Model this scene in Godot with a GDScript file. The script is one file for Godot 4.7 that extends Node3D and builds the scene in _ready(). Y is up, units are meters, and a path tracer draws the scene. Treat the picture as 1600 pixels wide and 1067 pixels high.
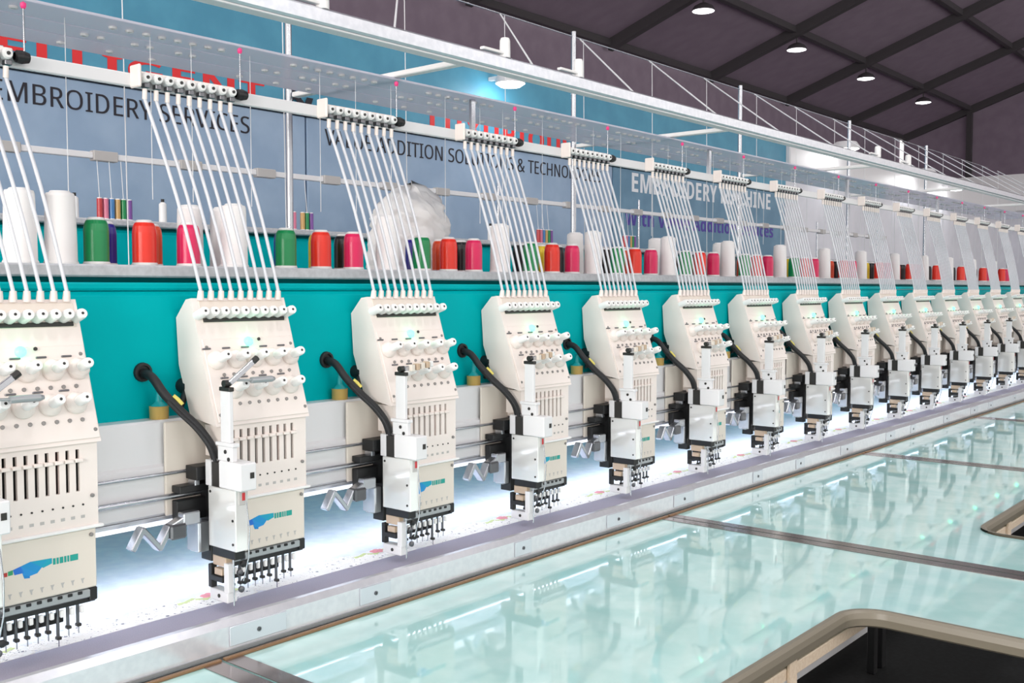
extends Node3D
# A long row of embroidery heads on a teal machine in an exhibition tent.
# x runs along the machine, y up, z towards the aisle. EYE is the camera's height; heights in the builders are given relative to it.
const EYE := 1.4
const PITCH := 0.4
const HEADS := 16
var M := {}
var taken := {}

# ---------------------------------------------------------------- helpers
func V(x: float, y: float, z: float) -> Vector3:
	return Vector3(x, y + EYE, z)

func mat(c: String, rough := 0.5, metal := 0.0) -> StandardMaterial3D:
	var m := StandardMaterial3D.new()
	m.albedo_color = Color(c)
	m.roughness = rough
	m.metallic = metal
	return m

func noisy(c0: String, c1: String, scale: float, rough: float, metal := 0.0, freq := 0.02, sd := 1) -> StandardMaterial3D:
	var n := FastNoiseLite.new()
	n.seed = sd
	n.frequency = freq
	n.fractal_octaves = 4
	var g := Gradient.new()
	g.set_color(0, Color(c0))
	g.set_color(1, Color(c1))
	g.set_offset(0, 0.25)
	g.set_offset(1, 0.75)
	var t := NoiseTexture2D.new()
	t.width = 256
	t.height = 256
	t.seamless = true
	t.noise = n
	t.color_ramp = g
	var m := mat("ffffff", rough, metal)
	m.albedo_texture = t
	m.uv1_triplanar = true
	m.uv1_world_triplanar = true
	m.uv1_scale = Vector3.ONE * scale
	return m

func glow(c: String, e: float) -> StandardMaterial3D:
	var m := mat(c, 0.4)
	m.emission_enabled = true
	m.emission = Color(c)
	m.emission_energy_multiplier = e
	return m

func begin() -> SurfaceTool:
	var st := SurfaceTool.new()
	st.begin(Mesh.PRIMITIVE_TRIANGLES)
	return st

func tri(st: SurfaceTool, a: Vector3, b: Vector3, c: Vector3, na: Vector3, nb: Vector3, nc: Vector3) -> void:
	if (b - a).cross(c - a).dot(na + nb + nc) > 0.0:
		var t := b
		b = c
		c = t
		t = nb
		nb = nc
		nc = t
	st.set_normal(na)
	st.add_vertex(a)
	st.set_normal(nb)
	st.add_vertex(b)
	st.set_normal(nc)
	st.add_vertex(c)

func quad(st: SurfaceTool, a: Vector3, b: Vector3, c: Vector3, d: Vector3, n: Vector3) -> void:
	tri(st, a, b, c, n, n, n)
	tri(st, a, c, d, n, n, n)

# a box with chamfered edges: centre, size, chamfer, orientation
func box(st: SurfaceTool, c: Vector3, s: Vector3, bv := 0.0, b := Basis.IDENTITY) -> void:
	var h := s * 0.5
	var e := minf(bv, minf(h.x, minf(h.y, h.z)) * 0.9)
	var ax := [Vector3.RIGHT, Vector3.UP, Vector3.BACK]
	for i in 3:
		var u: Vector3 = ax[(i + 1) % 3]
		var w: Vector3 = ax[(i + 2) % 3]
		var n: Vector3 = ax[i]
		var hu: float = h[(i + 1) % 3] - e
		var hw: float = h[(i + 2) % 3] - e
		for sg in [-1.0, 1.0]:
			var o: Vector3 = n * (h[i] * sg)
			quad(st, c + b * (o + u * hu + w * hw), c + b * (o - u * hu + w * hw), c + b * (o - u * hu - w * hw), c + b * (o + u * hu - w * hw), b * (n * sg))
	if e <= 0.0:
		return
	for i in 3:
		var u: Vector3 = ax[(i + 1) % 3]
		var w: Vector3 = ax[(i + 2) % 3]
		var n: Vector3 = ax[i]
		var hn: float = h[i] - e
		var hu: float = h[(i + 1) % 3]
		var hw: float = h[(i + 2) % 3]
		for su in [-1.0, 1.0]:
			for sw in [-1.0, 1.0]:
				var p: Vector3 = u * (hu * su) + w * ((hw - e) * sw)
				var q: Vector3 = u * ((hu - e) * su) + w * (hw * sw)
				quad(st, c + b * (p + n * hn), c + b * (p - n * hn), c + b * (q - n * hn), c + b * (q + n * hn), b * ((u * su + w * sw).normalized()))
	for sx in [-1.0, 1.0]:
		for sy in [-1.0, 1.0]:
			for sz in [-1.0, 1.0]:
				var k := Vector3(sx, sy, sz)
				var n := b * k.normalized()
				tri(st, c + b * (Vector3(h.x, h.y - e, h.z - e) * k), c + b * (Vector3(h.x - e, h.y, h.z - e) * k), c + b * (Vector3(h.x - e, h.y - e, h.z) * k), n, n, n)

func bar(st: SurfaceTool, x0: float, x1: float, y0: float, y1: float, z0: float, z1: float, bv := 0.0) -> void:
	box(st, Vector3((x0 + x1) / 2, (y0 + y1) / 2, (z0 + z1) / 2), Vector3(absf(x1 - x0), absf(y1 - y0), absf(z1 - z0)), bv)

func side_axes(d: Vector3) -> Array:
	var u := d.cross(Vector3.UP if absf(d.y) < 0.9 else Vector3.RIGHT).normalized()
	return [u, d.cross(u).normalized()]

# a lathed shape: profile of (radius, distance along axis)
func lathe(st: SurfaceTool, o: Vector3, axis: Vector3, prof: Array, seg := 16) -> void:
	var d := axis.normalized()
	var uv := side_axes(d)
	for i in prof.size() - 1:
		var p: Vector2 = prof[i]
		var q: Vector2 = prof[i + 1]
		var t := q - p
		if t.length() < 1e-7:
			continue
		var sl := Vector2(t.y, -t.x).normalized()
		for k in seg:
			var a0 := TAU * k / seg
			var a1 := TAU * (k + 1) / seg
			var r0: Vector3 = uv[0] * cos(a0) + uv[1] * sin(a0)
			var r1: Vector3 = uv[0] * cos(a1) + uv[1] * sin(a1)
			var n0: Vector3 = r0 * sl.x + d * sl.y
			var n1: Vector3 = r1 * sl.x + d * sl.y
			var a: Vector3 = o + r0 * p.x + d * p.y
			var b: Vector3 = o + r1 * p.x + d * p.y
			var c: Vector3 = o + r1 * q.x + d * q.y
			var e: Vector3 = o + r0 * q.x + d * q.y
			if p.x > 1e-6:
				tri(st, a, b, c, n0, n1, n1)
			if q.x > 1e-6:
				tri(st, a, c, e, n0, n1, n0)

func cyl(st: SurfaceTool, a: Vector3, b: Vector3, r: float, seg := 12, r2 := -1.0) -> void:
	var l := a.distance_to(b)
	if r2 < 0.0:
		r2 = r
	lathe(st, a, b - a, [Vector2(0, 0), Vector2(r, 0), Vector2(r2, l), Vector2(0, l)], seg)

# a round tube along points
func tube(st: SurfaceTool, pts: Array, r: float, seg := 8) -> void:
	var rings := []
	var nor := []
	var u := Vector3.ZERO
	for i in pts.size():
		var d: Vector3 = (pts[mini(i + 1, pts.size() - 1)] - pts[maxi(i - 1, 0)]).normalized()
		if i == 0:
			u = side_axes(d)[0]
		u = (u - d * u.dot(d)).normalized()
		var w := d.cross(u)
		var ring := []
		var nn := []
		for k in seg:
			var a := TAU * k / seg
			var n := u * cos(a) + w * sin(a)
			ring.append(pts[i] + n * r)
			nn.append(n)
		rings.append(ring)
		nor.append(nn)
	for i in pts.size() - 1:
		for k in seg:
			var j := (k + 1) % seg
			tri(st, rings[i][k], rings[i][j], rings[i + 1][j], nor[i][k], nor[i][j], nor[i + 1][j])
			tri(st, rings[i][k], rings[i + 1][j], rings[i + 1][k], nor[i][k], nor[i + 1][j], nor[i + 1][k])
	for i in [0, pts.size() - 1]:
		var n: Vector3 = (pts[0] - pts[1]).normalized() if i == 0 else (pts[i] - pts[i - 1]).normalized()
		for k in range(1, seg - 1):
			tri(st, rings[i][0], rings[i][k], rings[i][k + 1], n, n, n)

# a polygon pushed along an axis. axis 0: polygon is (z, y), pushed along x; axis 1: polygon is (x, z), along y; axis 2: (x, y), along z
func prism(st: SurfaceTool, poly: PackedVector2Array, axis: int, from: float, to: float) -> void:
	var at := func(p: Vector2, h: float) -> Vector3:
		if axis == 0:
			return Vector3(h, p.y, p.x)
		if axis == 1:
			return Vector3(p.x, h, p.y)
		return Vector3(p.x, p.y, h)
	var up := Vector3.RIGHT if axis == 0 else (Vector3.UP if axis == 1 else Vector3.BACK)
	var idx := Geometry2D.triangulate_polygon(poly)
	for i in range(0, idx.size(), 3):
		tri(st, at.call(poly[idx[i]], to), at.call(poly[idx[i + 1]], to), at.call(poly[idx[i + 2]], to), up, up, up)
		tri(st, at.call(poly[idx[i]], from), at.call(poly[idx[i + 1]], from), at.call(poly[idx[i + 2]], from), -up, -up, -up)
	var sgn := -1.0 if Geometry2D.is_polygon_clockwise(poly) else 1.0
	for i in poly.size():
		var p := poly[i]
		var q := poly[(i + 1) % poly.size()]
		var n2 := Vector2(q.y - p.y, p.x - q.x).normalized() * sgn
		var n: Vector3 = at.call(n2, 0.0)
		quad(st, at.call(p, from), at.call(q, from), at.call(q, to), at.call(p, to), n)

func numbered(called: String) -> String:
	var k: int = taken.get(called, 0)
	taken[called] = k + 1
	return called if k == 0 else "%s_%03d" % [called, k]

func obj(called: String, st: SurfaceTool, m: Material, parent: Node = null) -> MeshInstance3D:
	return place(called, st.commit(), m, parent)

func place(called: String, mesh: Mesh, m: Material, parent: Node = null) -> MeshInstance3D:
	var o := MeshInstance3D.new()
	o.mesh = mesh
	o.material_override = m
	o.cast_shadow = GeometryInstance3D.SHADOW_CASTING_SETTING_ON
	if parent == null:
		o.name = numbered(called)
		add_child(o)
	else:
		o.name = called
		parent.add_child(o, true)
	return o

func tag(o: Node, label: String, category: String, group := "", kind := "") -> void:
	if label != "":
		o.set_meta("label", label)
	if category != "":
		o.set_meta("category", category)
	if group != "":
		o.set_meta("group", group)
	if kind != "":
		o.set_meta("kind", kind)

func thing(called: String, label: String, category: String, at := Vector3.ZERO, group := "") -> Node3D:
	var o := Node3D.new()
	o.name = numbered(called)
	add_child(o)
	o.position = at
	tag(o, label, category, group)
	return o

func copy(o: Node3D, called: String, at: Vector3) -> Node3D:
	var c: Node3D = o.duplicate()
	c.name = numbered(called)
	add_child(c)
	c.position = at
	return c

func structure(o: Node, label := "", category := "") -> void:
	tag(o, label, category, "", "structure")

# ---------------------------------------------------------------- scene
func _ready() -> void:
	var cam := Camera3D.new()
	cam.name = "camera"
	add_child(cam)
	cam.fov = rad_to_deg(2.0 * atan(533.5 / 1586.0))
	cam.near = 0.05
	cam.far = 200.0
	var yaw := deg_to_rad(40.2)
	var pit := deg_to_rad(2.96)
	cam.look_at_from_position(Vector3(0, EYE, 0), Vector3(0, EYE, 0) + Vector3(cos(yaw) * cos(pit), -sin(pit), -sin(yaw) * cos(pit)), Vector3.UP)
	cam.current = true

	var env := Environment.new()
	env.background_mode = Environment.BG_COLOR
	env.background_color = Color(1.0, 0.98, 0.965)
	env.background_energy_multiplier = 1.7
	env.tonemap_mode = Environment.TONE_MAPPER_LINEAR
	env.tonemap_exposure = 0.92
	env.sdfgi_enabled = true
	env.ssao_enabled = true
	env.ssil_enabled = true
	var we := WorldEnvironment.new()
	we.name = "world"
	we.environment = env
	add_child(we)

	make_materials()
	aisle_lamps()
	tent()
	stall_wall()
	back_machine()
	machine_beam()
	bed_and_rail()
	tables()
	thread_stand()
	heads()
	spools()
	lace()

func make_materials() -> void:
	M.cream = mat("eee4de", 0.38)
	M.cream2 = mat("e0d7cc", 0.4)
	M.white = mat("f3f3f2", 0.35)
	M.offwhite = mat("e2e2e4", 0.35)
	M.teal = mat("00aeb4", 0.3)
	M.teal.metallic_specular = 0.12
	M.teal_light = mat("2cb8bd", 0.25)
	M.black = mat("17181a", 0.45)
	M.rubber = mat("1d1f22", 0.55)
	M.dark = mat("2b2a28", 0.4)
	M.screw = mat("8d8a88", 0.4, 0.4)
	M.steel = mat("b9bcc2", 0.25, 0.9)
	M.darksteel = mat("6b6c70", 0.3, 0.9)
	M.mirror = mat("f4f4f2", 0.1, 0.35)
	M.alu = noisy("dcdee3", "e4e5ea", 6.0, 0.22, 0.55, 0.03, 3)
	M.beam = noisy("c2c5cc", "cdcfd5", 6.0, 0.3, 0.8, 0.03, 3)
	M.alu_plate = mat("d9dde4", 0.25, 0.6)
	M.greymetal = mat("a9adb0", 0.35, 0.5)
	M.shelf = noisy("b4b6ba", "c0c2c6", 5.0, 0.4, 0.2, 0.05, 4)
	M.satin = noisy("d9dceb", "e3e5f0", 3.0, 0.6, 0.0, 0.03, 5)
	M.strip = noisy("9c98a8", "a7a3b5", 20.0, 0.8, 0.0, 0.1, 6)
	M.lace = mat("f4f3f2", 0.85)
	M.eyelet = mat("8e8f9e", 0.9)
	M.brass = mat("cdb59c", 0.35, 0.3)
	M.mint = noisy("aed9d6", "c0e3e0", 1.2, 0.035, 0.0, 0.02, 7)
	M.mint.metallic_specular = 0.8
	M.border = mat("8f8684", 0.18, 0.75)
	M.brown = mat("8a6a4c", 0.4, 0.3)
	M.mould = mat("7f796b", 0.35)
	M.timber = noisy("dcc9b0", "e6d6c0", 8.0, 0.6, 0.0, 0.05, 8)
	M.floor = noisy("141416", "1d1d20", 3.0, 0.8, 0.0, 0.05, 9)
	M.roof = noisy("a999ab", "b1a1b3", 0.3, 0.85, 0.0, 0.02, 10)
	M.rafter = mat("5a575a", 0.6)
	M.tube = mat("eef2f1", 0.3)
	M.tube.transparency = BaseMaterial3D.TRANSPARENCY_ALPHA
	M.tube.albedo_color = Color(0.9, 0.905, 0.93, 0.78)
	M.acrylic = mat("c9ccd8", 0.15)
	M.acrylic.transparency = BaseMaterial3D.TRANSPARENCY_ALPHA
	M.acrylic.albedo_color = Color(0.88, 0.885, 0.94, 0.85)
	M.acrylic.backlight_enabled = true
	M.acrylic.backlight = Color(0.8, 0.8, 0.82)
	M.thread = mat("e8eaec", 0.6)
	M.fascia = noisy("4892b0", "509bb8", 0.7, 0.5, 0.0, 0.02, 11)
	M.banner = noisy("8fa8c4", "9bb3cd", 0.6, 0.5, 0.0, 0.02, 12)
	M.banner2 = noisy("5b86a2", "6a93ae", 0.6, 0.5, 0.0, 0.02, 13)
	M.wall = noisy("dadce4", "e1e2ea", 0.5, 0.6, 0.0, 0.02, 14)
	M.ink = mat("1c1a26", 0.6)
	M.red_ink = mat("e2262b", 0.5)
	M.white_ink = mat("e9edf2", 0.5)
	M.purple_ink = mat("43309a", 0.5)
	M.bag = mat("f6f6f5", 0.4)
	M.bag.backlight_enabled = true
	M.bag.backlight = Color(0.35, 0.35, 0.35)
	M.oil = mat("c8a860", 0.15)
	M.yellow = mat("e2d36a", 0.5)
	M.print_grey = mat("b9b6b4", 0.6)
	M.led = glow("7fffd2", 1.5)
	M.lamp = glow("ffffff", 5.0)
	M.strip_light = glow("f4f6ff", 1.4)
	M.logo = mat("ffffff", 0.45)
	M.logo.vertex_color_use_as_albedo = true
	var sc := {"W": "f1efee", "G": "00894c", "N": "2a1f8e", "R": "f0301c", "O": "e0481a", "P": "e3205f", "Y": "efcf20", "K": "1c1a1e", "B": "3f7fb8", "T": "c9a060", "U": "7a4a9a", "F": "d87a96", "D": "c23a3f"}
	for k in sc:
		M["spool_" + k] = mat(sc[k], 0.28 if k != "W" else 0.6)

# lamps over the aisle, in the tent's own rows, out of the frame
func aisle_lamps() -> void:
	for i in 8:
		var t := thing("aisle_lamp", "long white lamp panel hanging over the aisle", "lamp", Vector3(-5.4 + 2.1 * i, 3.0, 1.6), "lamps over the aisle")
		var st := begin()
		bar(st, -0.62, 0.62, 0.02, 0.08, -0.32, 0.32, 0.01)
		obj("housing", st, M.offwhite, t)
		st = begin()
		bar(st, -0.6, 0.6, 0.012, 0.02, -0.3, 0.3)
		obj("diffuser", st, M.lamp, t)
		st = begin()
		for s in [-0.5, 0.5]:
			cyl(st, Vector3(s, 0.08, 0), Vector3(s, 6.5, 0), 0.004, 6)
		obj("suspension_wire", st, M.darksteel, t)
		var l := AreaLight3D.new()
		l.area_size = Vector2(1.2, 0.6)
		l.light_energy = 0.5
		l.light_color = Color(1.0, 0.985, 0.97)
		l.shadow_enabled = true
		l.area_range = 60.0
		t.add_child(l)
		l.position = Vector3(0, 0.0, 0)
		l.rotation = Vector3(-PI / 2, 0, 0)

	# two flood lamps on stands past the near end of the machine, aimed along it
	for i in 2:
		var f := thing("flood_lamp", "square white flood lamp on a tall stand past the machine's end", "lamp", Vector3(-3.2, 0, -1.15 + 1.5 * i), "flood lamps past the machine's end")
		var st := begin()
		cyl(st, Vector3(0, 0.02, 0), Vector3(0, 2.4, 0), 0.02, 10)
		cyl(st, Vector3.ZERO, Vector3(0, 0.02, 0), 0.3, 20)
		obj("stand", st, M.black, f)
		st = begin()
		bar(st, -0.12, -0.02, 1.5, 2.5, -0.5, 0.5, 0.01)
		obj("housing", st, M.black, f)
		st = begin()
		bar(st, 0.021, 0.03, 1.52, 2.48, -0.48, 0.48)
		bar(st, -0.02, 0.021, 1.7, 2.3, -0.3, 0.3)
		obj("diffuser", st, M.lamp, f)
		var l := AreaLight3D.new()
		l.area_size = Vector2(0.96, 0.96)
		l.light_energy = 7.0
		l.light_color = Color(1.0, 0.97, 0.94)
		l.shadow_enabled = true
		l.area_range = 60.0
		f.add_child(l)
		l.position = Vector3(0.035, 2.0, 0)
		l.rotation = Vector3(0, -PI / 2, 0)

func tent() -> void:
	var st := begin()
	bar(st, -12, 40, -0.1, 0.0, -14.2, 9)
	structure(obj("floor", st, M.floor))
	# roof: slope rising from the eave behind the machine to the ridge, and down again
	var ze := -13.8
	var ye := 5.73 + EYE
	var zr := -2.3
	var yr := ye + 0.342 * (zr - ze)
	var roof := Node3D.new()
	roof.name = "ceiling"
	add_child(roof)
	structure(roof)
	var xs := [-9.0, -4.3, 0.4, 5.2, 10.1, 15.0, 19.9, 24.65, 29.3, 34.25, 39.4]
	var sheets := [[ze, -11.4], [-11.4, -8.75], [-8.75, -5.6], [-5.6, zr]]
	for i in xs.size() - 1:
		for s in sheets:
			st = begin()
			var y0: float = ye + 0.342 * (s[0] - ze)
			var y1: float = ye + 0.342 * (s[1] - ze)
			prism(st, PackedVector2Array([Vector2(s[0], y0 + 0.10), Vector2(s[1], y1 + 0.10), Vector2(s[1], y1 + 0.16), Vector2(s[0], y0 + 0.16)]), 0, xs[i] + 0.02, xs[i + 1] - 0.02)
			obj("roof_sheet", st, M.roof, roof)
		st = begin()
		prism(st, PackedVector2Array([Vector2(zr, yr + 0.10), Vector2(9.0, yr - 3.7), Vector2(9.0, yr - 3.64), Vector2(zr, yr + 0.16)]), 0, xs[i] + 0.02, xs[i + 1] - 0.02)
		obj("roof_sheet", st, M.roof, roof)
	for x in xs:
		st = begin()
		prism(st, PackedVector2Array([Vector2(ze, ye - 0.16), Vector2(zr, yr - 0.16), Vector2(zr, yr + 0.11), Vector2(ze, ye + 0.11)]), 0, x - 0.09, x + 0.09)
		obj("rafter", st, M.rafter, roof)
	for z in [ze, -11.4, -8.75, -5.6, zr]:
		st = begin()
		var y: float = ye + 0.342 * (z - ze)
		bar(st, xs[0], xs[-1], y - 0.06, y + 0.1, z - 0.07, z + 0.07)
		obj("purlin", st, M.rafter, roof)
	# far end wall and the wall behind the stalls
	var w := begin()
	prism(w, PackedVector2Array([Vector2(ze, 0), Vector2(9, 0), Vector2(9, yr - 3.6), Vector2(zr, yr + 0.1), Vector2(ze, ye + 0.1)]), 0, 39.5, 39.6)
	structure(obj("wall_end", w, M.roof))
	w = begin()
	bar(w, -12, 39.5, 0, ye + 0.1, ze - 0.25, ze - 0.15)
	structure(obj("wall_back", w, M.roof))
	var pz := -11.4
	w = begin()
	bar(w, 39.3, 39.48, 0, ye + 0.82, pz - 0.09, pz + 0.09)
	structure(obj("trim_1", w, M.rafter))
	# round lamps under the second purlin
	var bays := []
	for i in range(6, 10):
		bays.append(Vector3(xs[i] + 0.1, EYE + 6.1, -11.4))
	for i in range(0, 6):
		bays.append(Vector3(xs[i] + 0.1, EYE + 9.2, -2.3))
		bays.append(Vector3(xs[i] + 0.1, EYE + 7.55, 2.2))
	for at in bays:
		var t := thing("high_bay_lamp", "round white lamp hanging under the dark tent rafters", "lamp", at, "round lamps under the tent roof")
		st = begin()
		lathe(st, Vector3.ZERO, Vector3.UP, [Vector2(0.24, 0.0), Vector2(0.25, 0.02), Vector2(0.20, 0.10), Vector2(0.08, 0.16), Vector2(0, 0.16)], 20)
		obj("housing", st, M.rafter, t)
		st = begin()
		cyl(st, Vector3(0, 0.16, 0), Vector3(0, 0.42, 0), 0.02, 8)
		obj("hanger", st, M.rafter, t)
		st = begin()
		lathe(st, Vector3(0, -0.02, 0), Vector3.UP, [Vector2(0, -0.03), Vector2(0.12, -0.02), Vector2(0.24, 0.01), Vector2(0, 0.012)], 20)
		obj("lens", st, M.lamp, t)
		var l := SpotLight3D.new()
		l.light_energy = 10.0
		l.spot_angle = 60
		l.spot_range = 60
		l.light_size = 0.2
		l.shadow_enabled = true
		t.add_child(l)
		l.position = Vector3(0, -0.08, 0)
		l.rotation = Vector3(-PI / 2, 0, 0)

func lettering(text: String, m: Material, x0: float, x1: float, y0: float, cap: float, z: float, parent: Node, bold := 400) -> void:
	var f := SystemFont.new()
	f.font_names = PackedStringArray(["Droid Sans"])
	f.font_weight = bold
	var t := TextMesh.new()
	t.font = f
	t.text = text
	t.font_size = 64
	t.pixel_size = 0.01
	t.depth = 0.002
	t.horizontal_alignment = HORIZONTAL_ALIGNMENT_LEFT
	t.vertical_alignment = VERTICAL_ALIGNMENT_BOTTOM
	var bb := t.get_aabb()
	var o := place("lettering", t, m, parent)
	var sx := (x1 - x0) / bb.size.x
	var sy := cap / (64 * 0.01 * 0.714)
	o.scale = Vector3(sx, sy, 1)
	var low := bb.position.y
	if text.find("g") < 0 and text.find("Q") < 0:
		o.position = Vector3(x0 - bb.position.x * sx, y0 - low * sy, z)
	else:
		o.position = Vector3(x0 - bb.position.x * sx, y0 - low * sy, z)

func stall_wall() -> void:
	var t := thing("blue_fascia_board", "steel blue fascia board with red lettering above the banner", "sign", V(1.2, 0.0, -4.0))
	var o := Vector3(1.2, 0, 0)
	var st := begin()
	bar(st, 0, 7.3, 0.845, 1.335, -0.06, 0.0, 0.004)
	obj("board", st, M.fascia, t)
	st = begin()
	bar(st, 0, 5.0, 0.84, 0.856, 0.0, 0.008)
	obj("edge_line", st, M.ink, t)
	lettering("INTELLIGENT", M.red_ink, 1.235 - o.x, 2.93 - o.x, 0.868, 0.097, 0.001, t, 700)
	lettering("&", M.ink, 3.05 - o.x, 3.22 - o.x, 0.815 + 0.035, 0.15, 0.009, t, 700)
	lettering("LUXURIOUS", M.red_ink, 4.03 - o.x, 5.34 - o.x, 0.868, 0.112, 0.001, t, 700)

	t = thing("services_banner", "grey blue banner reading embroidery services in black capitals", "banner", V(1.2, -EYE, -4.0))
	st = begin()
	bar(st, 0, 1.97, 0.02, EYE + 0.838, -0.06, 0.0, 0.004)
	obj("panel", st, M.banner, t)
	lettering("EMBROIDERY SERVICES", M.ink, 1.69 - o.x, 2.845 - o.x, EYE + 0.718, 0.078, 0.001, t)

	t = thing("solutions_banner", "grey blue banner about value addition solutions in black capitals", "banner", V(3.18, -EYE, -4.0))
	st = begin()
	bar(st, 0, 2.62, 0.02, EYE + 0.838, -0.06, 0.0, 0.004)
	obj("panel", st, M.banner, t)
	lettering("VALUE ADDITION SOLUTIONS & TECHNOLOGIES", M.ink, 3.29 - 3.18, 5.66 - 3.18, EYE + 0.715, 0.078, 0.001, t)

	t = thing("machine_banner", "blue banner with white and purple lettering about embroidery machine", "banner", V(5.81, -EYE, -4.0))
	st = begin()
	bar(st, 0, 2.68, 0.02, EYE + 0.838, -0.06, 0.0, 0.004)
	obj("panel", st, M.banner2, t)
	lettering("EMBROIDERY MACHINE", M.white_ink, 6.04 - 5.81, 8.2 - 5.81, EYE + 0.685, 0.132, 0.001, t, 700)
	lettering("With Value Addition Devices", M.purple_ink, 5.955 - 5.81, 8.26 - 5.81, EYE + 0.445, 0.1, 0.001, t, 700)

	st = begin()
	bar(st, 8.5, 16.0, 0.0, EYE + 1.1, -4.06, -4.0)
	structure(obj("wall_stall", st, M.wall))
	st = begin()
	bar(st, 8.5, 16.0, EYE + 1.1, EYE + 1.36, -4.08, -3.96, 0.01)
	structure(obj("trim_2", st, M.offwhite))
	st = begin()
	bar(st, 16.0, 16.1, 0.0, EYE + 1.12, -9.0, -0.6)
	structure(obj("wall_cross", st, M.wall))
	st = begin()
	bar(st, 15.96, 16.12, EYE + 1.12, EYE + 1.655, -9.0, -0.6, 0.01)
	structure(obj("trim_3", st, M.offwhite))
	# small lamps on the stall's top edge
	for p in [[4.53, 1.19, 0.085, -3.841], [9.35, 1.314, 0.12, -3.803], [11.52, 1.256, 0.13, -3.803], [12.67, 1.19, 0.09, -3.803]]:
		var lamp := thing("stall_spot_lamp", "small round white spot lamp fixed to the stall's top edge", "lamp", V(p[0], p[1], p[3]), "spot lamps on the stall")
		var r: float = p[2]
		st = begin()
		lathe(st, Vector3.ZERO, Vector3.UP, [Vector2(r * 1.02, -0.005), Vector2(r * 1.04, 0.02), Vector2(r * 0.8, 0.06), Vector2(0, 0.07)], 18)
		obj("housing", st, M.offwhite, lamp)
		st = begin()
		bar(st, -0.015, 0.015, 0.03, 0.05, -0.157, 0.0)
		obj("arm", st, M.offwhite, lamp)
		st = begin()
		lathe(st, Vector3.ZERO, Vector3.UP, [Vector2(0, -0.03), Vector2(r * 0.7, -0.022), Vector2(r, -0.004), Vector2(0, 0.0)], 18)
		obj("lens", st, M.lamp, lamp)
		var l := OmniLight3D.new()
		l.light_energy = 0.1
		l.omni_range = 30
		l.light_size = r
		l.shadow_enabled = true
		lamp.add_child(l)
		l.position = Vector3(0, -0.06, 0)

# the machine standing behind: teal top shelf, small spools, a thread rail with posts and threads
func back_machine() -> void:
	var t := thing("rear_machine", "teal machine behind the row with a narrow shelf of small spools", "machine", V(1.0, -EYE, -3.0))
	var st := begin()
	bar(st, 0, 7.2, 0.05, EYE + 0.185, -0.35, 0.0, 0.01)
	obj("body", st, M.teal, t)
	st = begin()
	bar(st, 0, 7.2, EYE + 0.195, EYE + 0.215, -0.36, 0.03, 0.004)
	obj("shelf", st, M.shelf, t)
	st = begin()
	bar(st, 0, 7.2, 0.0, 0.05, -0.3, -0.05)
	obj("plinth", st, M.black, t)
	st = begin()
	bar(st, 0, 7.2, EYE + 0.185, EYE + 0.195, -0.33, -0.07)
	obj("shelf_support", st, M.teal, t)
	for i in 7:
		st = begin()
		cyl(st, Vector3(0.18 + 1.16 * i, EYE + 0.215, -0.04), Vector3(0.18 + 1.16 * i, EYE + 0.48, -0.04), 0.006, 8)
		obj("post", st, M.steel, t)
	for i in 24:
		st = begin()
		bar(st, 0.05 + 0.3 * i, 0.27 + 0.3 * i, EYE + 0.401, EYE + 0.42, -0.03, -0.01, 0.002)
		obj("thread_rail", st, M.offwhite, t)
		st = begin()
		bar(st, 0.27 + 0.3 * i, 0.35 + 0.3 * i, EYE + 0.395, EYE + 0.426, -0.034, -0.006, 0.002)
		obj("guide_block", st, M.print_grey, t)
	var cols := ["D", "F", "B", "T", "G", "U"]
	var proto := {}
	for k in 5:
		for j in 6:
			var c: String = cols[j]
			if k == 1 and j == 2:
				continue
			var at := V(1.582 + 0.0196 * j + 0.72 * k, 0.2155, -3.0)
			small_spool(proto, c, at, 0.0088, 0.066, "small " + spool_word(c) + " spool on the rear teal shelf")
			if j % 2 == 0:
				var th := begin()
				cyl(th, at + Vector3(0, 0.067, 0), Vector3(at.x, EYE + 0.401, -3.012), 0.0012, 5)
				tag(obj("thread", th, M.thread), "fine pale thread rising from a small spool to the rear rail", "thread", "threads of the rear machine")
	for x in [1.497, 1.79, 2.94, 3.39]:
		var b := thing("white_bottle", "small white bottle with a black cap on the rear shelf", "bottle", V(x, 0.2155, -2.99), "white bottles on the rear shelf")
		st = begin()
		lathe(st, Vector3.ZERO, Vector3.UP, [Vector2(0, 0), Vector2(0.012, 0), Vector2(0.0125, 0.004), Vector2(0.012, 0.058), Vector2(0.006, 0.064), Vector2(0, 0.064)], 14)
		obj("body", st, M.white, b)
		st = begin()
		cyl(st, Vector3(0, 0.064, 0), Vector3(0, 0.074, 0), 0.0055, 10)
		obj("cap", st, M.black, b)

func spool_word(c: String) -> String:
	return {"W": "white", "G": "green", "N": "navy blue", "R": "red", "O": "orange red", "P": "pink", "Y": "yellow", "K": "black", "B": "blue", "T": "tan", "U": "purple", "F": "rose", "D": "dull red"}[c]

func small_spool(proto: Dictionary, c: String, at: Vector3, r: float, h: float, label: String) -> void:
	if proto.has(c):
		copy(proto[c], spool_word(c).replace(" ", "_") + "_small_spool", at)
		return
	var s := thing(spool_word(c).replace(" ", "_") + "_small_spool", label, "spool", at, label.replace("spool", "spools"))
	var st := begin()
	cyl(st, Vector3(0, 0.003, 0), Vector3(0, h - 0.003, 0), r, 12)
	obj("thread", st, M["spool_" + c], s)
	st = begin()
	cyl(st, Vector3.ZERO, Vector3(0, 0.003, 0), r * 1.05, 12)
	cyl(st, Vector3(0, h - 0.003, 0), Vector3(0, h, 0), r * 0.8, 12)
	obj("rim", st, M.white, s)
	proto[c] = s

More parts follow.
